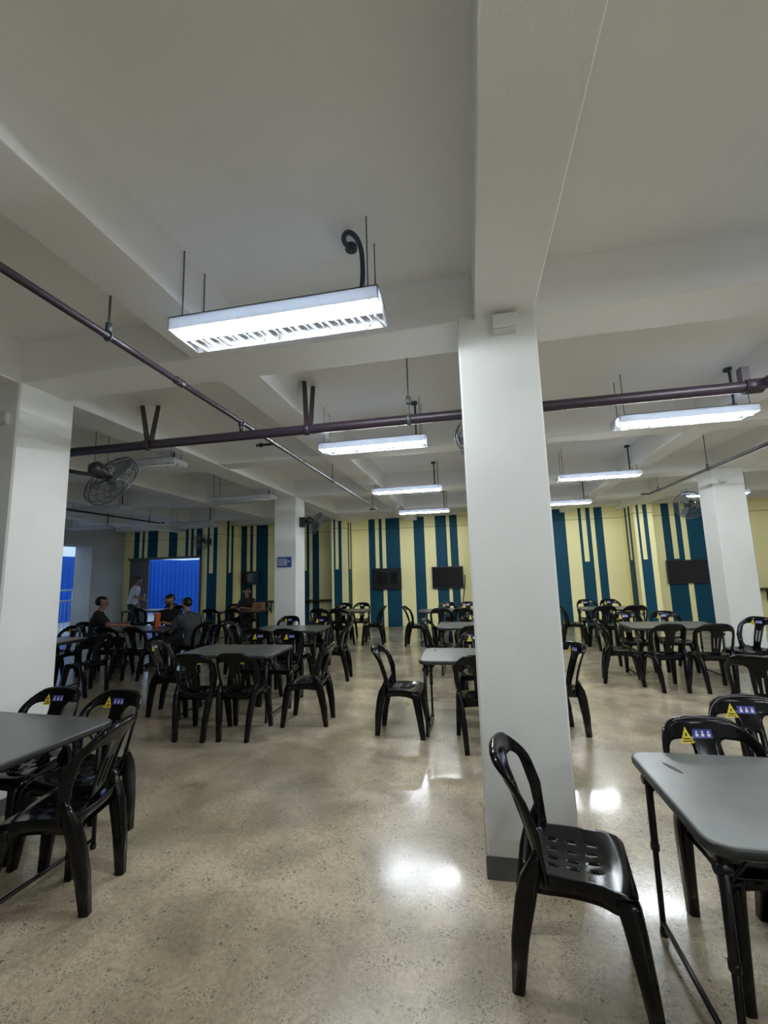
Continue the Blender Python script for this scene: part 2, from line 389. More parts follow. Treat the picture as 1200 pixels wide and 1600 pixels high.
def chair_meshes():
    ms = {}
    mb = MB(); sheet(mb, seat_sdf, -.23, .23, -.21, .22, 46, 43, seat_map, .012, .008)
    ring = []
    for k in range(72):
        t = 2*pi*k/72; c, s = cos(t), sin(t); q = (abs(c)**6+abs(s)**6)**(-1/6)
        y = .005+.203*s*q; x = seat_hw(y)*.995*c*q; ring.append((x, y, seat_map(x, y)[2]))
    low = lambda x, y: .395-.028*min(1, (abs(x)/.2)**4)*min(1, (abs(y)/.18)**2)
    rings = [[(x*.985, y*.985, z+.002) for x, y, z in ring], [(x, y, z-.010) for x, y, z in ring], [(x*.99, y*.99, low(x, y)) for x, y, z in ring], [(x*.96, y*.96, low(x, y)) for x, y, z in ring], [(x*.955, y*.955, z-.008) for x, y, z in ring]]
    mb.loft(rings, 0, True, False); ms['seat'] = mb.mesh('seat', M['chair'])
    mb = MB(); sheet(mb, back_sdf, -.24, .24, 0, .47, 48, 47, back_map, back_th, .014); ms['backrest'] = mb.mesh('backrest', M['chair'])
    def leg(secs):
        rings = []
        for (cx, cy, z, wx, wy) in secs:
            ring = []
            for k in range(16):
                t = 2*pi*(k+.5)/16; c, s = cos(t), sin(t); q = (abs(c)**5+abs(s)**5)**(-1/5); ring.append((cx+wx/2*c*q, cy+wy/2*s*q, z))
            rings.append(ring)
        return MB().loft(rings).mesh('leg', M['chair'])
    for s, n in ((-1, 'a'), (1, 'b')):
        ms['rear'+n] = leg([(s*.198, -.140, .55, .026, .020), (s*.194, -.154, .50, .042, .044), (s*.187, -.174, .44, .054, .074), (s*.177, -.194, .36, .058, .082), (s*.162, -.226, .2, .053, .070), (s*.150, -.246, 0, .047, .050)])
        ms['front'+n] = leg([(s*.172, .160, .432, .075, .085), (s*.180, .170, .41, .078, .088), (s*.186, .184, .34, .066, .080), (s*.196, .206, .2, .056, .066), (s*.207, .232, 0, .044, .048)])
    # stickers lie on the front of the top band
    def on(u, v, lift):
        P = Vector(back_map(u, v)); e = 1e-3
        n = (Vector(back_map(u+e, v))-P).cross(Vector(back_map(u, v+e))-P).normalized()
        if n.y < 0: n = -n
        d = max(back_sdf(u, v), 0); q = min(d/.014, 1)
        return P + n*(back_th(u, v)*(.35+.65*sqrt(max(0, 1-(1-q)**2)))/2+.0012+lift)
    def patch(mb, u0, v0, u1, v1, mi=0, lift=0, tri=False, k=8):
        rows = []
        for j in range(k+1):
            f = j/k; v = v0+(v1-v0)*f; c = (u0+u1)/2; h = (u1-u0)/2*(1-f*.97 if tri else 1)
            rows.append([on(c-h+2*h*i/k, v, lift) for i in range(k+1)])
        mb.loft(rows, mi, True, False, False)
    mb = MB(); patch(mb, .052, .345, .118, .415, 0, 0, True); patch(mb, .062, .351, .108, .356, 1, .0008); patch(mb, .067, .362, .103, .367, 1, .0008); patch(mb, .080, .375, .090, .389, 1, .0008)
    ms['ystick'] = mb.mesh('warning_sticker', [M['ystick'], M['kstick']])
    mb = MB(); patch(mb, -.040, .366, .052, .405, 0, 0)
    for c in (-.024, .004, .032): patch(mb, c-.007, .373, c+.007, .386, 1, .0008, False, 3); patch(mb, c-.0045, .388, c+.0045, .397, 1, .0008, False, 3)
    ms['bstick'] = mb.mesh('notice_sticker', [M['bstick'], M['wstick']])
    return ms
CM = chair_meshes()
def part(name, me, parent):
    o = bpy.data.objects.new(name, me); col.objects.link(o); o.parent = parent; return o
def make_chair():
    t = thing('plastic_chair', 'black plastic chair', 'chair')
    part('seat', CM['seat'], t); bk = part('backrest', CM['backrest'], t)
    for k in ('reara', 'rearb', 'fronta', 'frontb'): part('leg', CM[k], t)
    y = part('warning_sticker', CM['ystick'], bk); y['label'] = 'yellow warning triangle sticker'
    b = part('notice_sticker', CM['bstick'], bk); b['label'] = 'blue notice sticker with white symbols'
    return t
chair0 = make_chair(); used = [False]
DIRS = dict(N=0, S=pi, E=-pi/2, W=pi/2)
def chair(x, y, d, label, jit=0, grp='black plastic chairs around the tables'):
    if not used[0]: o = chair0; used[0] = True
    else: o = copy_tree(chair0)
    o.location = (x, y, 0); o.rotation_euler = (0, 0, DIRS[d]+R(jit)); o['label'] = label; o['group'] = grp
    return o

# ------------------------------------------------------------------ tables
TW, TD, TH = 1.22, .76, .75
def make_table(L=TW, D=TD, top='top'):
    t = thing('folding_table', 'folding table', 'table')
    def rr(hx, hy, r, z, n=6):
        o = []
        for cx, cy, a0 in ((hx-r, hy-r, 0), (-hx+r, hy-r, pi/2), (-hx+r, -hy+r, pi), (hx-r, -hy+r, 1.5*pi)):
            for k in range(n+1): a = a0+pi/2*k/n; o.append((cx+r*cos(a), cy+r*sin(a), z))
        return o
    hx, hy = L/2, D/2; mb = MB()
    mb.loft([rr(hx-.03, hy-.03, .04, TH-.035), rr(hx-.012, hy-.012, .065, TH-.042), rr(hx, hy, .075, TH-.032), rr(hx, hy, .075, TH-.010), rr(hx-.004, hy-.004, .072, TH-.003)], 1, True, False)
    mb.loft([rr(hx-.004, hy-.004, .072, TH-.003), rr(hx-.012, hy-.012, .065, TH)], 0, True, False)
    mb.add(rr(hx-.012, hy-.012, .065, TH), [tuple(range(28))], 0); mb.add(rr(hx-.03, hy-.03, .04, TH-.035), [tuple(reversed(range(28)))], 1)
    mb.obj('tabletop', [M[top], M['edge']], t)
    lx, ly = hx-.06, hy-.07
    for s in (-1, 1):
        for q in (-1, 1):
            mb = MB(); x, y = s*lx, q*ly
            mb.tube([(x, y, TH-.035), (x, y, .36), (x, y, .35)], .016, 10); mb.tube([(x, y, .37), (x, y, .025)], .0125, 10); mb.disc((x, y, .365), (0, 0, 1), .019, .03, 10); mb.disc((x, y, .0125), (0, 0, 1), .017, .025, 10)
            mb.disc((x-s*.0, y, TH-.10), (1, 0, 0), .02, .05, 10)
            mb.obj('leg', M['steel'], t)
        MB().tube([(s*lx, -ly, .055), (s*lx, ly, .055)], .011, 8).obj('foot_bar', M['steel'], t)
        for q in (-1, 1): MB().tube([(s*lx, q*ly, TH-.16), (s*(lx-.12), q*ly*.97, TH-.036)], .007, 8).obj('brace', M['steel'], t)
        MB().box((min(s*(lx-.025), s*(lx+.02)), -ly, TH-.055), (max(s*(lx-.025), s*(lx+.02)), ly, TH-.036)).obj('apron_bar', M['steel'], t)
    return t
table0 = make_table(); tused = [False]; TB = {}
def table(key, cx, cy, nick, label, rz=0, top=None):
    if top: o = make_table(top=top)
    elif not tused[0]: o = table0; tused[0] = True
    else: o = copy_tree(table0)
    o.location = (cx, cy, 0); o.rotation_euler = (0, 0, R(rz)); o['label'] = label; o['group'] = 'folding tables set out in rows'; TB[key] = (cx, cy, nick); return o
tnr = table('NR', 1.31, 2.07, 'scuffed grey table', 'grey folding table with a dark scuff mark, right of the big white column')
MB().loft([[(-.48+.012*cos(a)-.02*sin(a)*1, .20+.0*cos(a)+.055*sin(a), z) for a in [2*pi*k/12 for k in range(12)]] for z in (TH+.0007, TH+.0012)], 0).obj('scuff_mark', M['scuff'], tnr)
table('NL', -2.97, 2.26, 'table below the fan', 'charcoal folding table standing before the white column with the large fan', -3)
table('A1', -2.92, 5.12, 'first dark table before the sign column', 'dark folding table with six chairs, second one before the sign column')
table('A2', -3.1, 7.2, 'table touching the sign column view', 'dark folding table directly in front of the sign column')
table('A3', -3.12, 10.55, 'table behind the sign column', 'dark folding table behind the sign column by the yellow pilaster')
table('B1', .03, 4.92, 'pale table behind the big column', 'pale shining folding table half hidden by the big column, lone chair at its end')
table('B2', .02, 7.5, 'middle table behind the big column', 'folding table half hidden by the big column, between the pale table and the televisions')
table('B3', -.62, 10.25, 'table under the wall televisions', 'folding table standing under the two wall televisions')
table('C1', 2.86, 7.36, 'grey table by the far right column', 'grey folding table in front of the far right column and television')
table('C2', 2.9, 10.3, 'table before the right pilaster', 'small looking folding table before the right striped pilaster')
table('D1', -5.98, 7.3, 'tumbler table', 'dark folding table with an orange tumbler where people sit')
table('D2', -6.75, 5.78, 'tan table', 'tan topped folding table beside the fan column, lit by daylight', 0, 'tan')
table('D3', -9.6, 11.6, 'table before the blue doorway', 'dark folding table before the blue doorway, next to the standing person')
table('D4', -6.05, 10.9, 'table with the brown carton', 'dark folding table with a brown carton, where the person with earphones sits')

c = chair
c(.36, 2.12, 'E', 'black plastic chair standing in front of the big column, facing the scuffed grey table', -9)
c(1.11, 2.30, 'S', 'black plastic chair tucked under the scuffed grey table, seat beneath its far edge', 3)
c(1.50, 2.72, 'S', 'black plastic chair behind the one tucked under the scuffed grey table', -4)
c(1.03, 1.47, 'N', 'black plastic chair at the front edge of the scuffed grey table, cut by the frame', -6)
c(2.44, 4.5, 'N', 'black plastic chair cut off by the right frame edge, back to camera', -34)
# NL
c(-2.26, 2.17, 'W', 'black plastic chair at the aisle end of the table below the fan', 12)
c(-3.02, 2.55, 'S', 'black plastic chair with sticker, against the fan column, behind the nearest charcoal table', 3)
c(-2.50, 2.52, 'S', 'black plastic chair with sticker, nearer the aisle, behind the nearest charcoal table', -2)
# A1
c(-2.93, 4.44, 'N', 'black plastic chair, back to camera, left at the six chair dark table', 4)
c(-2.47, 4.50, 'N', 'black plastic chair, back to camera, right at the six chair dark table', 3)
c(-1.90, 4.92, 'W', 'black plastic chair at the aisle end of the six chair dark table', 3)
c(-3.72, 5.06, 'E', 'black plastic chair with sticker at the inner end of the six chair dark table', 12)
c(-2.99, 5.62, 'S', 'black plastic chair facing camera, left behind the six chair dark table', 0)
c(-2.52, 5.60, 'S', 'black plastic chair facing camera, right behind the six chair dark table', -3)
# A2
c(-2.22, 6.86, 'W', 'black plastic chair at the aisle end of the table before the sign column', 5)
c(-3.28, 6.45, 'N', 'black plastic chair, back to camera, left at the table before the sign column', 2)
c(-2.72, 6.42, 'N', 'black plastic chair, back to camera, right at the table before the sign column', -6)
c(-4.0, 7.22, 'E', 'black plastic chair at the inner end of the table before the sign column', 6)
c(-3.45, 7.72, 'S', 'black plastic chair with sticker right against the sign column base', 0)
c(-2.80, 7.62, 'S', 'black plastic chair with sticker beside the sign column, nearer the aisle', -4)
# A3
c(-2.32, 10.2, 'W', 'black plastic chair at the aisle end of the table behind the sign column', 3)
c(-3.48, 9.9, 'N', 'black plastic chair, back to camera, left at the table behind the sign column', 2)
c(-2.98, 9.85, 'N', 'black plastic chair, back to camera, right at the table behind the sign column', -3)
c(-3.36, 11.08, 'S', 'black plastic chair against the striped wall, left behind the table behind the sign column', 0)
c(-2.86, 11.08, 'S', 'black plastic chair against the striped wall, right behind the table behind the sign column', 2)
# B1
c(-.78, 4.74, 'E', 'black plastic chair with shiny seat alone at the end of the pale table', -2)
c(.01, 4.48, 'N', 'black plastic chair, back to camera, at the pale table beside the big column', 4)
c(.02, 5.46, 'S', 'black plastic chair with sticker facing camera across the pale table', 0)
c(.76, 4.84, 'W', 'black plastic chair showing right of the big column, end of the pale table', 20)
# B2
c(-.52, 7.3, 'E', 'black plastic chair at the aisle end of the table between pale table and televisions', -8)
c(.0, 6.66, 'N', 'black plastic chair, back to camera, behind the pale table', 2)
c(.03, 7.92, 'S', 'black plastic chair with sticker facing camera, beyond the second half hidden table', 0)
# B3
c(-1.26, 10.0, 'E', 'black plastic chair at the aisle end of the table under the wall televisions', -4)
c(-.68, 9.62, 'N', 'black plastic chair, back to camera, left at the table under the televisions', 2)
c(-.20, 9.60, 'N', 'black plastic chair, back to camera, right at the table under the televisions', -3)
c(-.62, 10.82, 'S', 'black plastic chair with sticker, left on the far side under the televisions', 0)
c(-.12, 10.78, 'S', 'black plastic chair with sticker, right on the far side under the televisions', 0)
# C1
c(2.50, 6.70, 'N', 'black plastic chair, back to camera, left at the grey table by the far right column', 3)
c(3.06, 6.68, 'N', 'black plastic chair, back to camera, right at the grey table by the far right column', -5)
c(2.05, 6.98, 'E', 'black plastic chair with shiny seat, aisle end of the table by the far right column', -12)
c(3.68, 7.02, 'W', 'black plastic chair with sticker in front of the far right column', 24)
c(2.5, 7.82, 'S', 'black plastic chair with sticker, left behind the table by the far right column', 0)
c(3.10, 7.86, 'S', 'black plastic chair with sticker, right behind the table by the far right column', 0)
# C2
c(2.55, 9.66, 'N', 'black plastic chair, back to camera, left at the table before the right pilaster', 2)
c(3.12, 9.66, 'N', 'black plastic chair, back to camera, right at the table before the right pilaster', -2)
c(2.1, 10.1, 'E', 'black plastic chair close to the big column edge, end of the pilaster table', -6)
c(2.62, 10.88, 'S', 'black plastic chair against the wall, left behind the table before the right pilaster', 0)
c(3.12, 10.86, 'S', 'black plastic chair against the wall, right behind the table before the right pilaster', 0)
# D1
c(-6.22, 6.78, 'N', 'black plastic chair, back to camera, left at the tumbler table', 2)
c(-5.62, 6.74, 'N', 'black plastic chair, back to camera, right at the tumbler table', -3)
c(-7.12, 7.3, 'E', 'black plastic chair under the man in black at the tumbler table', 10)
c(-5.95, 7.98, 'S', 'black plastic chair under the masked man behind the tumbler table', 0)
c(-5.0, 7.28, 'W', 'black plastic chair under the leaning man in grey', -6)
# D2
c(-5.70, 5.72, 'W', 'black plastic chair at the end of the tan table, beside the fan column', -14)
c(-6.98, 6.42, 'S', 'black plastic chair on the far side of the tan table', 0)
c(-6.5, 5.14, 'N', 'black plastic chair, back to camera, at the tan table', 8)
# D3, D4
c(-9.3, 12.12, 'S', 'black plastic chair on the far side of the table before the blue doorway', 0)
c(-9.2, 10.98, 'N', 'black plastic chair, back to camera, at the table before the blue doorway', 4)
c(-8.72, 11.6, 'W', 'black plastic chair at the end of the table before the blue doorway', -10)
c(-6.5, 10.28, 'N', 'black plastic chair, back to camera, left at the table with the brown carton', 4)
c(-5.85, 10.26, 'N', 'black plastic chair, back to camera, right at the table with the brown carton', -4)
c(-6.75, 11.42, 'S', 'black plastic chair beside the person with earphones', 0)
c(-6.2, 11.5, 'S', 'black plastic chair under the person with earphones', -4)

# ------------------------------------------------------------------ ceiling lamps
LZ = 3.05
def make_lamp(lit):
    """1.22 m louvred twin tube fitting; origin at the middle of its underside"""
    t = thing('ceiling_lamp', 'lamp', 'ceiling lamp'); L, W, H = .61, .14, .075; k = .006
    mb = MB()
    mb.box((-L, -W, H-.008), (L, W, H))
    mb.box((-L, -W, 0), (L, -W+k, H)); mb.box((-L, W-k, 0), (L, W, H)); mb.box((-L, -W, 0), (-L+k, W, H)); mb.box((L-k, -W, 0), (L, W, H))
    mb.obj('housing', M['lamp'], t, .002)
    mb = MB()   # folded reflector
    prof = [(-W+.008, .004), (-W+.03, .06), (-.03, .062), (0, .058), (.03, .062), (W-.03, .06), (W-.008, .004)]
    mb.loft([[(x, y, z) for y, z in prof] for x in (-L+.01, L-.01)], 0, False, False, False)
    mb.obj('reflector', M['refl'], t)
    MB().tube([(-L+.03, -.068, -.004), (L-.03, -.068, -.004)], .014, 12).obj('tube', M['tube' if lit else 'off'], t)
    mb = MB(); mb.box((-L+.01, -.008, .007), (L-.01, .008, .06)); n = 13
    for i in range(n):
        x = -L+.05+i*(2*L-.1)/(n-1)
        mb.bar((x, .008, .004), (x+.03, W-.008, .004), .005, .018); mb.bar((x, -.012, .016), (x, -.05, .016), .005, .012); mb.bar((x, -.086, .006), (x, -W+.008, .006), .005, .016)
        if i < n-1: mb.tube([(x+.03+.02*k/5+.02*sin(pi*k/5), W-.012-(W-.03)*k/5, .012) for k in range(6)], .004, 5)
    mb.obj('louvre', M['louvre'], t)
    for x in (-L+.06, L-.06):
        for y in (-.1, .1): MB().tube([(x, y, H-.004), (x, y, SLAB-LZ+.01)], .004, 6).obj('hanger_rod', M['rod'], t)
    mb = MB(); mb.tube([(L-.12, .03, H-.004), (L-.12, .03, SLAB-LZ-.06), (L-.13, .03, SLAB-LZ)], .011, 8); mb.disc((L-.13, .03, SLAB-LZ-.012), (0, 0, 1), .04, .03, 12)
    mb.obj('supply_cable', M['conduit'], t)
    return t
lamp_on, lamp_off = make_lamp(True), make_lamp(False); lused = {}
def lamp(x, y, lit, label, cable=True):
    src = lamp_on if lit else lamp_off
    o = src if not lused.get(lit) else copy_tree(src); lused[lit] = 1
    o.location = (x, y, LZ); o['label'] = label; o['group'] = 'lit louvred ceiling lamps' if lit else 'unlit louvred ceiling lamps'
    return o
l1 = lamp(-1.0, 2.155, True, 'large lit lamp nearest the camera, hanging below a curled dark conduit')
lamp(-1.01, 4.67, True, 'lit lamp just beyond the maroon cross pipe, left of the big column')
lamp(-1.03, 7.5, True, 'lit lamp third in the run left of the big column')
lamp(-1.03, 10.4, True, 'lit lamp closest to the striped wall, above the televisions')
lamp(2.14, 4.65, True, 'large lit lamp right of the big column, beyond the maroon pipe')
lamp(2.10, 7.4, True, 'lit lamp second in the run right of the big column')
lamp(2.10, 10.3, True, 'lit lamp nearest the wall, just right of the big column')
lamp(5.12, 10.2, True, 'lit lamp passing behind the far right column')
lamp(5.4, 4.65, True, 'lit lamp out of frame at the far right')
for x in (-1.0, 2.14, 5.4):  # unseen lamps, added to light the surfaces that face the camera
    for y in (-.75, -3.6):
        if x > 0: lamp(x, y, True, 'unseen lit lamp added behind the camera')
lamp(2.14, 2.155, True, 'lit lamp above the frame right of the camera'); lamp(5.4, 2.155, True, 'lit lamp out of frame beyond the right table')
lamp(-4.08, 4.67, False, 'unlit lamp behind the large fan')
lamp(-4.08, 7.3, False, 'unlit lamp just left of the sign column')
lamp(-7.3, 7.4, False, 'unlit lamp beyond the fan, in the dim bay')
lamp(-7.15, 10.2, False, 'unlit lamp before the fan pilaster')
lamp(-10.1, 10.0, False, 'unlit lamp nearest the daylit opening')
# curled conduit over the nearest lamp replaces its straight cable
for ch in list(l1.children):
    if ch.name.startswith('supply_cable'):
        S = SLAB-LZ; P = [(.515, -.23, S-.02), (.50, -.17, S-.03), (.49, -.16, S-.03)]
        P = [(.415, .085, S), (.415, .07, S-.03), (.40, .0, S-.045), (.41, -.05, S-.05), (.445, -.085, S-.06), (.485, -.075, S-.09), (.505, -.04, S-.15), (.50, .0, S-.27), (.48, .02, S-.38), (.46, .03, .06)]
        mb = MB(); Q = []
        for i in range(len(P)-1):
            p0, p1, p2, p3 = [Vector(P[max(0, min(len(P)-1, j))]) for j in (i-1, i, i+1, i+2)]
            for k in range(6):
                t = k/6; Q.append(.5*((2*p1)+(p2-p0)*t+(2*p0-5*p1+4*p2-p3)*t*t+(3*p1-p0-3*p2+p3)*t**3))
        Q.append(Vector(P[-1])); mb.tube(Q, .014, 10); mb.disc((.415, .085, S-.01), (0, 0, 1), .035, .035, 14)
        ch.data = mb.mesh('supply_cable', M['conduit']); ch['label'] = 'curled dark flexible conduit'

# ------------------------------------------------------------------ sprinkler pipes
def pipe_thing(name, lab): return thing(name, lab, 'pipe')
pm = pipe_thing('sprinkler_main', 'thick maroon pipe crossing the ceiling behind the big column'); PY, PZ = 3.33, 2.86
MB().tube([(-9.5, PY, PZ), (2.02, PY, PZ), (2.07, PY-.01, PZ+.01), (2.10, PY-.06, PZ+.02), (2.11, PY-.12, PZ+.02), (2.11, -1.5, PZ+.02)], .040, 16).obj('pipe', M['pipe'], pm)
for x in (-5.4, 2.0): MB().disc((x, PY, PZ), (1, 0, 0), .052, .11, 16).obj('coupling', M['pipe'], pm)
MB().disc((2.11, PY-.2, PZ+.02), (0, 1, 0), .056, .14, 16).obj('coupling', M['pipe'], pm)
for p0, tops in (((-2.82, PY, PZ+.02), ((-3.43, 3.95, 3.53), (-3.32, 4.06, 3.56))), ((-1.29, PY, PZ+.02), ((-1.53, 3.89, SLAB), (-1.49, 4.03, SLAB))), ((-6.2, PY, PZ+.02), ((-6.5, 3.9, SLAB), (-6.4, 4.0, SLAB)))):
    for k, tp in enumerate(tops): MB().bar((p0[0]+.035*k, p0[1], p0[2]), tp, .042, .028).obj('sway_brace', M['pipe'], pm)
    MB().disc((p0[0]+.01, PY, PZ), (1, 0, 0), .050, .05, 14).obj('pipe_clamp', M['pipe'], pm)
MB().box((1.93, PY-.03, PZ+.03), (1.98, PY+.03, PZ+.14)).obj('pipe_clamp', M['pipe'], pm)
MB().tube([(-.42, PY, PZ), (-.42, PY, SLAB)], .006, 6).disc((-.42, PY, PZ+.16), (0, 0, 1), .02, .06, 8).disc((-.42, PY, PZ), (1, 0, 0), .047, .03, 14).obj('hanger_rod', M['rod'], pm)
def branch(x, y0, y1, z, r, hang, heads, lab, drop=None):
    p = pipe_thing('sprinkler_branch_pipe', lab)
    MB().tube([(x, y0, z), (x, y1, z)], r, 12).obj('pipe', M['pipe'], p)
    for y in hang:
        top = BEAM+.006 if (-1.9 < x < -1.56 or 2.64 < x < 2.94) else SLAB
        MB().tube([(x, y, z), (x, y, top)], .006, 6).disc((x, y, z+.05), (0, 0, 1), .016, .05, 8).tube([(x, y, z-.0)+Vector((0, 0, 0)) if False else (x+(r+.006)*cos(a), y, z+(r+.006)*sin(a)) for a in [2*pi*k/16 for k in range(16)]], .005, 6, loop=True).obj('hanger_rod', M['rod'], p)
    for y, dx in heads:
        MB().tube([(x, y, z), (x+dx, y, z)], .013, 8).disc((x+dx, y, z), (1, 0, 0), .022, .03, 10).disc((x+dx*1.25, y, z), (1, 0, 0), .017, .012, 10).obj('sprinkler_head', M['pipe'], p)
    return p
pb = branch(-1.89, -2.0, 8.9, 2.985, .020, (1.9, 5.9, 8.5), ((4.0, -.16), (8.9, -.12)), 'thin maroon pipe running into the room over the middle bay, crossing the thick pipe')
MB().tube([(-1.89, PY, PZ+.03), (-1.89, PY, 2.985)], .018, 10).disc((-1.89, PY, 2.965), (0, 0, 1), .027, .03, 10).obj('riser', M['pipe'], pb)
for y in (.9, 2.5): MB().disc((-1.89, y, 2.985), (0, 1, 0), .027, .07, 12).obj('coupling', M['pipe'], pb)
branch(3.43, 3.2, 9.0, 2.985, .020, (6.9, 8.6), ((9.0, -.12),), 'thin maroon pipe running past the far right column')
branch(-7.3, 3.2, 9.1, 2.985, .020, (5.0, 8.8), ((9.1, .12),), 'thin dark pipe in the dim bay beyond the fan')

# ------------------------------------------------------------------ fans
def make_fan(lab, loc, face, base, r=.26):
    """wall fan at loc, looking along face; base = point where its bracket meets a wall or column"""
    t = thing('wall_fan', lab, 'fan', base); o = -Vector(base); c = Vector(loc)+o; f = Vector(face).normalized()
    u = f.orthogonal().normalized(); u = (Vector((0, 0, 1))-f*f.z).normalized(); q = f.cross(u)
    mb = MB()
    for dd, rr in ((-.07, .55), (-.05, .8), (-.02, 1), (.03, 1), (.06, .8), (.08, .55), (.09, .25)):
        mb.tube([c+f*dd+(u*cos(a)+q*sin(a))*r*rr for a in [2*pi*k/40 for k in range(40)]], .0035 if rr < 1 else .006, 6, loop=True)
    for k in range(36):
        a = 2*pi*k/36; d = u*cos(a)+q*sin(a)
        mb.tube([c+f*.092+d*r*.15, c+f*.085+d*r*.45, c+f*.06+d*r*.8, c+f*.03+d*r, c-f*.02+d*r, c-f*.05+d*r*.8, c-f*.072+d*r*.45], .0018, 4, caps=False)
    mb.obj('cage', M['fang'], t)
    mb = MB(); mb.tube([c-f*.22, c-f*.2, c-f*.12, c-f*.07], [.04, .065, .07, .05], 16); mb.obj('motor', M['fan'], t)
    hub = MB().tube([c-f*.03, c+f*.03, c+f*.05], [.04, .04, .02], 14).obj('hub', M['fan'], t)
    for k in range(3):
        a0 = 2*pi*k/3+.4; rows = []
        for s in (0, .25, .5, .75, 1):
            rad = .035+(r*.9-.035)*s; wd = .3+.55*sin(pi*min(1, s*.8+.2)) if s < 1 else .5
            rows.append([c+(u*cos(a0+e*wd)+q*sin(a0+e*wd))*rad+f*(.03*e) for e in (-.5, -.2, .1, .4)])
        m2 = MB(); m2.loft(rows, 0, True, False, False); m2.loft([[p+f*.003 for p in rw] for rw in rows], 0, True, False, False); m2.obj('blade', M['blade'], hub)
    b = Vector((0, 0, 0)); n = (c-f*.18)
    mb = MB(); mb.tube([b, b*.3+n*.7+Vector((0, 0, -.05)), n+Vector((0, 0, -.06)), n], .018, 10)
    h = Vector((c.x, c.y, 0)); h = h.normalized() if h.length > 1e-4 else Vector((0, 1, 0))
    side = Vector(face); mb.box((-.05, -.05, -.1), (.05, .05, .1)); mb.obj('bracket', M['fan'], t)
    return t
make_fan('large wall fan on the column behind the nearest charcoal table', (-3.33, 3.48, 2.60), (.12, .85, -.45), (-3.6, 3.135, 2.66), .27)
make_fan('wall fan peeping out behind the left edge of the big column', (.14, 3.62, 2.74), (-.35, .9, -.25), (.24, 3.17, 2.76), .21)
make_fan('wall fan on the left side of the far right column', (4.05, 8.92, 2.72), (-.55, -.75, -.3), (4.3, 8.66, 2.7), .25)
make_fan('wall fan on the aisle side of the sign column', (-3.1, 8.5, 2.7), (.75, .5, -.4), (-3.35, 8.38, 2.72), .24)
make_fan('wall fan on the pilaster right of the blue doorway', (-8.2, 12.12, 2.76), (.15, -.9, -.35), (-8.1, 12.4, 2.78), .24)

# ------------------------------------------------------------------ televisions, sign, boxes, counters
def tv(x0, x1, z0, z1, lab, inset=.03, y=WALL):
    t = thing('television', lab, 'television', ((x0+x1)/2, y, (z0+z1)/2)); w, h = (x1-x0)/2, (z1-z0)/2
    m = MB().box((-w, -.10, -h), (w, -.045, h)).obj('casing', M['tv'], t, .008)
    MB().box((-w+inset, -.1035, -h+inset*1.2), (w-inset, -.099, h-inset)).obj('screen', M['screen'], t)
    MB().box((-.2, -.05, -.15), (.2, -.002, .15)).obj('wall_bracket', M['steel'], t)
    return t
tv(-2.98, -2.10, 1.12, 1.77, 'thick framed black television on the teal stripes, farther left of the two', .12)
tv(-1.16, -.23, 1.11, 1.77, 'slim black television next to the big column')
tv(5.28, 6.28, 1.11, 1.74, 'slim black television beside the far right column')
tv(-7.44, -6.84, 1.38, 1.81, 'small dark television above the person with earphones', .08)
tag(MB().tube([(-.18, WALL-.03, 1.5), (-.2, WALL-.05, 1.2), (-.27, WALL-.06, .8), (-.36, WALL-.05, .35)], .012, 8).obj('power_cable', M['steel']), 'dark cable slanting down the wall beside the slim television', 'cable')
sg = thing('wall_sign', 'small blue framed sign on the white column', 'sign', (-3.63, 8.137, 1.91))
MB().box((-.145, -.02, -.1), (.145, .0, .1)).obj('frame', M['signb'], sg, .003)
MB().box((-.125, -.023, -.07), (.06, -.0195, .07)).obj('notice_panel', M['signw'], sg)
mb = MB()
for k in range(5): mb.box((-.115, -.0245, .045-k*.024), (.04-.02*(k % 2), -.0225, .052-k*.024))
mb.obj('print_lines', M['signb'], sg)
MB().disc((.095, -.021, .01), (0, 1, 0), .022, .005, 16).obj('emblem', M['signw'], sg)
def jbox(lab, c, rz=0, w=.145, h=.10, d=.07):
    t = thing('junction_box', lab, 'box', c, rz)
    MB().box((-w/2, -d, -h/2), (w/2, 0, h/2)).obj('body', M['box'], t, .008); MB().box((-w/2-.003, -d-.012, -h/2+.01), (w/2+.003, -d, h/2+.003)).obj('cover', M['box'], t, .006)
jbox('white junction box high on the big column', (.29, 2.638, 3.145))
jbox('white junction box high on the fan column', (-3.55, 2.678, 2.93))
jbox('small grey box high on the far right column', (4.25, 8.148, 3.0), 0, .08, .06, .05)
def counter(x0, x1, lab, z=.86):
    t = thing('wall_counter', lab, 'counter', ((x0+x1)/2, WALL, 0)); w = (x1-x0)/2
    MB().box((-w, -.38, z-.04), (w, -.003, z)).obj('counter_top', M['counter'], t, .004)
    n = max(2, int((x1-x0)/1.0)+1)
    for k in range(n):
        x = -w+.08+(2*w-.16)*k/(n-1); m2 = MB().bar((x, -.02, z-.35), (x, -.34, z-.045), .03, .03); m2.bar((x, -.02, z-.40), (x, -.02, z-.04), .03, .03); m2.obj('bracket', M['counter'], t)
counter(-6.5, -4.08, 'dark wall counter between the two left pilasters')
counter(6.6, 9.6, 'dark wall counter beyond the far right column', .95)
bx = thing('carton', 'small brown carton on the table under the dim television', 'box', (-5.62, 10.95, TH+.001), R(4))
MB().box((-.14, -.09, 0), (.14, .09, .2)).obj('body', M['card'], bx, .003)
MB().box((-.1, -.0925, .06), (.1, -.0895, .075)).box((-.1, -.0925, .12), (.1, -.0895, .135)).obj('dark_band', M['capd'], bx)
tm = thing('tumbler', 'orange tumbler standing on the table among the seated people', 'tumbler', (-5.86, 7.38, TH+.001))
mb = MB(); mb.tube([(0, 0, 0), (0, 0, .02), (0, 0, .2), (0, 0, .235)], [.04, .045, .055, .055], 20); mb.obj('body', M['orange'], tm)
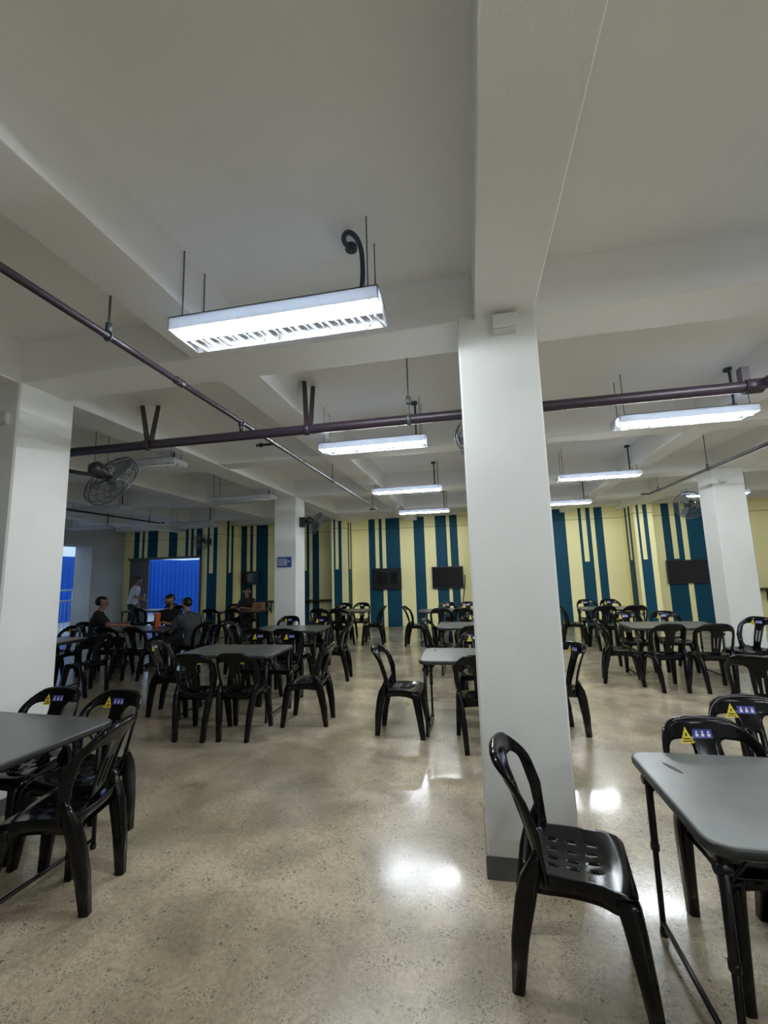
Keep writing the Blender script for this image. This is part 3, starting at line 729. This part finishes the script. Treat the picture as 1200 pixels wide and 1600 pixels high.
mb = MB(); mb.tube([(0, 0, .235), (0, 0, .26), (0, 0, .268)], [.057, .057, .04], 20); mb.obj('lid', M['orange'], tm)
MB().tube([(.0, -.05, .1), (.0, -.075, .12), (0, -.075, .18), (0, -.055, .2)], .009, 8).obj('handle', M['capd'], tm)

# ------------------------------------------------------------------ people
def capsule(mb, a, b, ra, rb, n=14, sq=1.0):
    a, b = Vector(a), Vector(b)
    if (b-a).length < 1e-4: b = a+Vector((0, 0, 1e-3))
    t = (b-a).normalized(); P = []; rr = []
    for k in range(5): an = pi/2*(1-k/4.0); P.append(a-t*ra*sin(an)); rr.append(max(ra*cos(an), .0006))
    for k in range(5): an = pi/2*k/4.0; P.append(b+t*rb*sin(an)); rr.append(max(rb*cos(an), .0006))
    mb.tube(P, rr, n)
def fuse(name, caps, voxel, m, parent, smooth=4):
    """one continuous skin grown over a set of tapering limbs"""
    mb = MB()
    for cp in caps: capsule(mb, *cp)
    me = mb.mesh(name, m); o = bpy.data.objects.new(name, me); col.objects.link(o)
    rm = o.modifiers.new('r', 'REMESH'); rm.mode = 'VOXEL'; rm.voxel_size = voxel; rm.use_smooth_shade = True
    sm = o.modifiers.new('s', 'SMOOTH'); sm.iterations = smooth; sm.factor = .5
    dg = bpy.context.evaluated_depsgraph_get(); ev = bpy.data.meshes.new_from_object(o.evaluated_get(dg)); ev.name = name
    o.modifiers.clear(); o.data = ev; ev.materials.clear(); ev.materials.append(m)
    for p in ev.polygons: p.use_smooth = True
    o.parent = parent; return o
def elbow_of(s, h, l1, l2, pole):
    s, h = Vector(s), Vector(h); d = h-s; L = min(d.length, l1+l2-.005); t = d.normalized(); h = s+t*L
    a = (l1*l1-l2*l2+L*L)/(2*L); k = sqrt(max(0, l1*l1-a*a)); p = Vector(pole); p = (p-t*p.dot(t)).normalized()
    return s+t*a+p*k, h
def person(lab, loc, rz, shirt, seated=True, lean=.15, head_pitch=.2, head_yaw=0, hands=((-.2, .4, .80), (.2, .4, .80)), extras=(), trous='trous', legs_apart=.1):
    """figure in local coordinates, facing +Y, floor at z=0"""
    t = thing('person', lab, 'person', loc, R(rz)); V = Vector
    hip = .50 if seated else .90
    def tilt(y, z): return V((0, y*cos(lean)+z*sin(lean), hip+z*cos(lean)-y*sin(lean)))
    pel = tilt(0, .04); wst = tilt(.0, .2); cst = tilt(.01, .38); shl = tilt(.0, .50); nk = tilt(.01, .565); nk2 = tilt(.02, .60)
    hd = nk2+V((sin(-head_yaw)*.015, .015+.02*head_pitch, .115))
    e = lambda x, y, z: (Matrix.Rotation(head_yaw, 3, 'Z') @ Matrix.Rotation(-head_pitch, 3, 'X') @ V((x, y, z)))+hd
    body = [(pel+V((-.06, 0, 0)), pel+V((.06, 0, 0)), .12, .12), (pel, wst, .13, .115), (wst, cst, .115, .13), (cst+V((-.07, 0, 0)), cst+V((.07, 0, 0)), .11, .11), (shl+V((-.13, 0, -.02)), shl+V((.13, 0, -.02)), .062, .062), (cst, shl, .12, .08), (nk-V((0, 0, .04)), nk2+V((0, .01, .03)), .056, .052)]
    # head: cranium, jaw, nose, lips, ears, brow
    face = [(e(0, -.025, .045), e(0, .015, .035), .083, .080), (e(0, .02, -.02), e(0, .045, -.075), .066, .040), (e(0, .092, .012), e(0, .108, -.018), .011, .015), (e(-.018, .085, -.052), e(.018, .085, -.052), .011, .011), (e(-.03, .084, .03), e(.03, .084, .03), .012, .012)]
    for s in (-1, 1): face.append((e(s*.080, -.005, .015), e(s*.082, -.012, -.02), .013, .010))
    arms = []; sleeves = []; hnd = []
    for s, H in zip((-1, 1), hands):
        S = shl+V((s*.185, 0, -.02)); E, Hh = elbow_of(S, H, .29, .25, (s*.6, -.5, -.6)); d = (Hh-E).normalized()
        arms += [(S, E, .052, .042), (E, Hh, .042, .028)]; sleeves += [(shl+V((s*.10, 0, -.01)), S, .075, .068), (S, S*.3+E*.7, .068, .060)]
        sd = V((d.y, -d.x, 0)).normalized() if abs(d.z) < .95 else V((1, 0, 0)); up = sd.cross(d)
        hnd.append((Hh+d*.01, Hh+d*.075, .027, .032)); hnd.append((Hh+d*.06-sd*.022, Hh+d*.07+sd*.022, .018, .018))
        for k, ln in enumerate((.068, .078, .072, .055)):
            b0 = Hh+d*.085+sd*(-.030+.020*k); b1 = b0+d*ln*.5-up*.008*1; b2 = b1+d*ln*.42-V((0, 0, .02)); hnd += [(b0-d*.02, b1, .0105, .0098), (b1, b2, .0098, .0085)]
        tb = Hh+d*.03+sd*(.03 if s < 0 else -.03); hnd += [(tb, tb+d*.035+sd*(.025 if s < 0 else -.025), .013, .011), (tb+d*.035+sd*(.025 if s < 0 else -.025), tb+d*.062+sd*(.02 if s < 0 else -.02)-V((0, 0, .012)), .011, .009)]
    legs = []; shoes = []
    for s in (-1, 1):
        hp = pel+V((s*.09, 0, -.03))
        if seated: kn = V((s*(.09+legs_apart*.5), .43, .47)); an = V((s*(.09+legs_apart*.6), .40, .09))
        else: kn = V((s*.10, .03, .48)); an = V((s*.11, 0 if s < 0 else -.06, .09))
        legs += [(hp, kn, .082, .058), (kn, an, .056, .04)]; shoes += [(an+V((0, -.02, -.045)), an+V((0, .15, -.052)), .043, .036)]
    shifted = legs
    fuse('body', body+face+arms+hnd+legs+[(a, b, ra*.85, rb*.85) for a, b, ra, rb in shoes], .0085, M['skin'], t, 3)
    grow = lambda L, k: [(a, b, ra+k, rb+k) for a, b, ra, rb in L]
    fuse('shirt', grow(body[:6], .018)+sleeves+[(nk-V((0, 0, .055)), nk-V((0, 0, .03)), .068, .064)], .012, M[shirt], t, 3)
    fuse('trousers', grow(legs, .012)+grow(body[:1], .016), .012, M[trous], t, 3)
    for a, b, ra, rb in shoes: fuse('shoe', [(a, b, ra+.008, rb+.006)], .01, M['shoe'], t, 2)
    hair = [(e(0, -.04, .062), e(0, .004, .07), .078, .070), (e(0, -.06, .02), e(0, -.06, .055), .070, .070), (e(-.05, -.03, .03), e(.05, -.03, .03), .040, .040), (e(-.04, .035, .10), e(.04, .035, .10), .026, .026)]
    fuse('hair', hair, .009, M['hair'], t, 2)
    for s in (-1, 1): fuse('eye', [(e(s*.032, .083, .012), e(s*.034, .083, .012), .009, .009)], .004, M['lens'], t, 1)
    if 'mask' in extras: fuse('face_mask', [(e(0, .055, -.03), e(0, .06, -.06), .058, .047)], .009, M['capd'], t, 2)
    if 'glasses' in extras:
        mb = MB()
        for s in (-1, 1): mb.tube([e(s*.034+.024*cos(a), .101, .012+.019*sin(a)) for a in [2*pi*k/16 for k in range(16)]], .003, 6, loop=True); mb.tube([e(s*.058, .1, .015), e(s*.088, .0, .015)], .003, 6)
        mb.tube([e(-.01, .103, .014), e(.01, .103, .014)], .003, 6); mb.obj('glasses', M['lens'], t)
    if 'earphones' in extras:
        for s in (-1, 1): fuse('earphone', [(e(s*.095, 0, .0), e(s*.1, 0, .02), .022, .022)], .008, M['signw'], t, 1)
        MB().tube([e(.1*cos(a), -.01, .0+.155*sin(a)) for a in [pi*k/14 for k in range(15)]], .008, 8).obj('headband', M['capd'], t)
    return t
person('seated man in a black shirt at the left end of the tumbler table', (-7.15, 7.3, 0), -55, 'shirtk', True, .10, .15, 0, ((-.22, .42, .80), (.24, .52, .79)))
person('seated man in a black shirt with glasses, facing the camera behind the tumbler table', (-5.95, 7.98, 0), 180, 'shirtk', True, .18, .35, 0, ((-.14, .40, .80), (.12, .42, .81)), ('glasses', 'mask'))
person('seated man in a grey shirt leaning forward over the tumbler table', (-4.98, 7.26, 0), 66, 'shirtg', True, .42, .35, .1, ((-.12, .55, .80), (.16, .52, .81)))
person('standing person in a pale shirt beside the grey door leaf', (-10.9, 12.5, 0), -70, 'shirtw', False, .22, .4, 0, ((-.22, .12, .86), (.2, .42, 1.0)))
person('seated person in dark clothes wearing earphones below the small dim television', (-6.2, 11.47, 0), 172, 'brownshirt', True, .10, .3, .25, ((-.16, .40, .80), (.18, .38, .82)), ('earphones',))
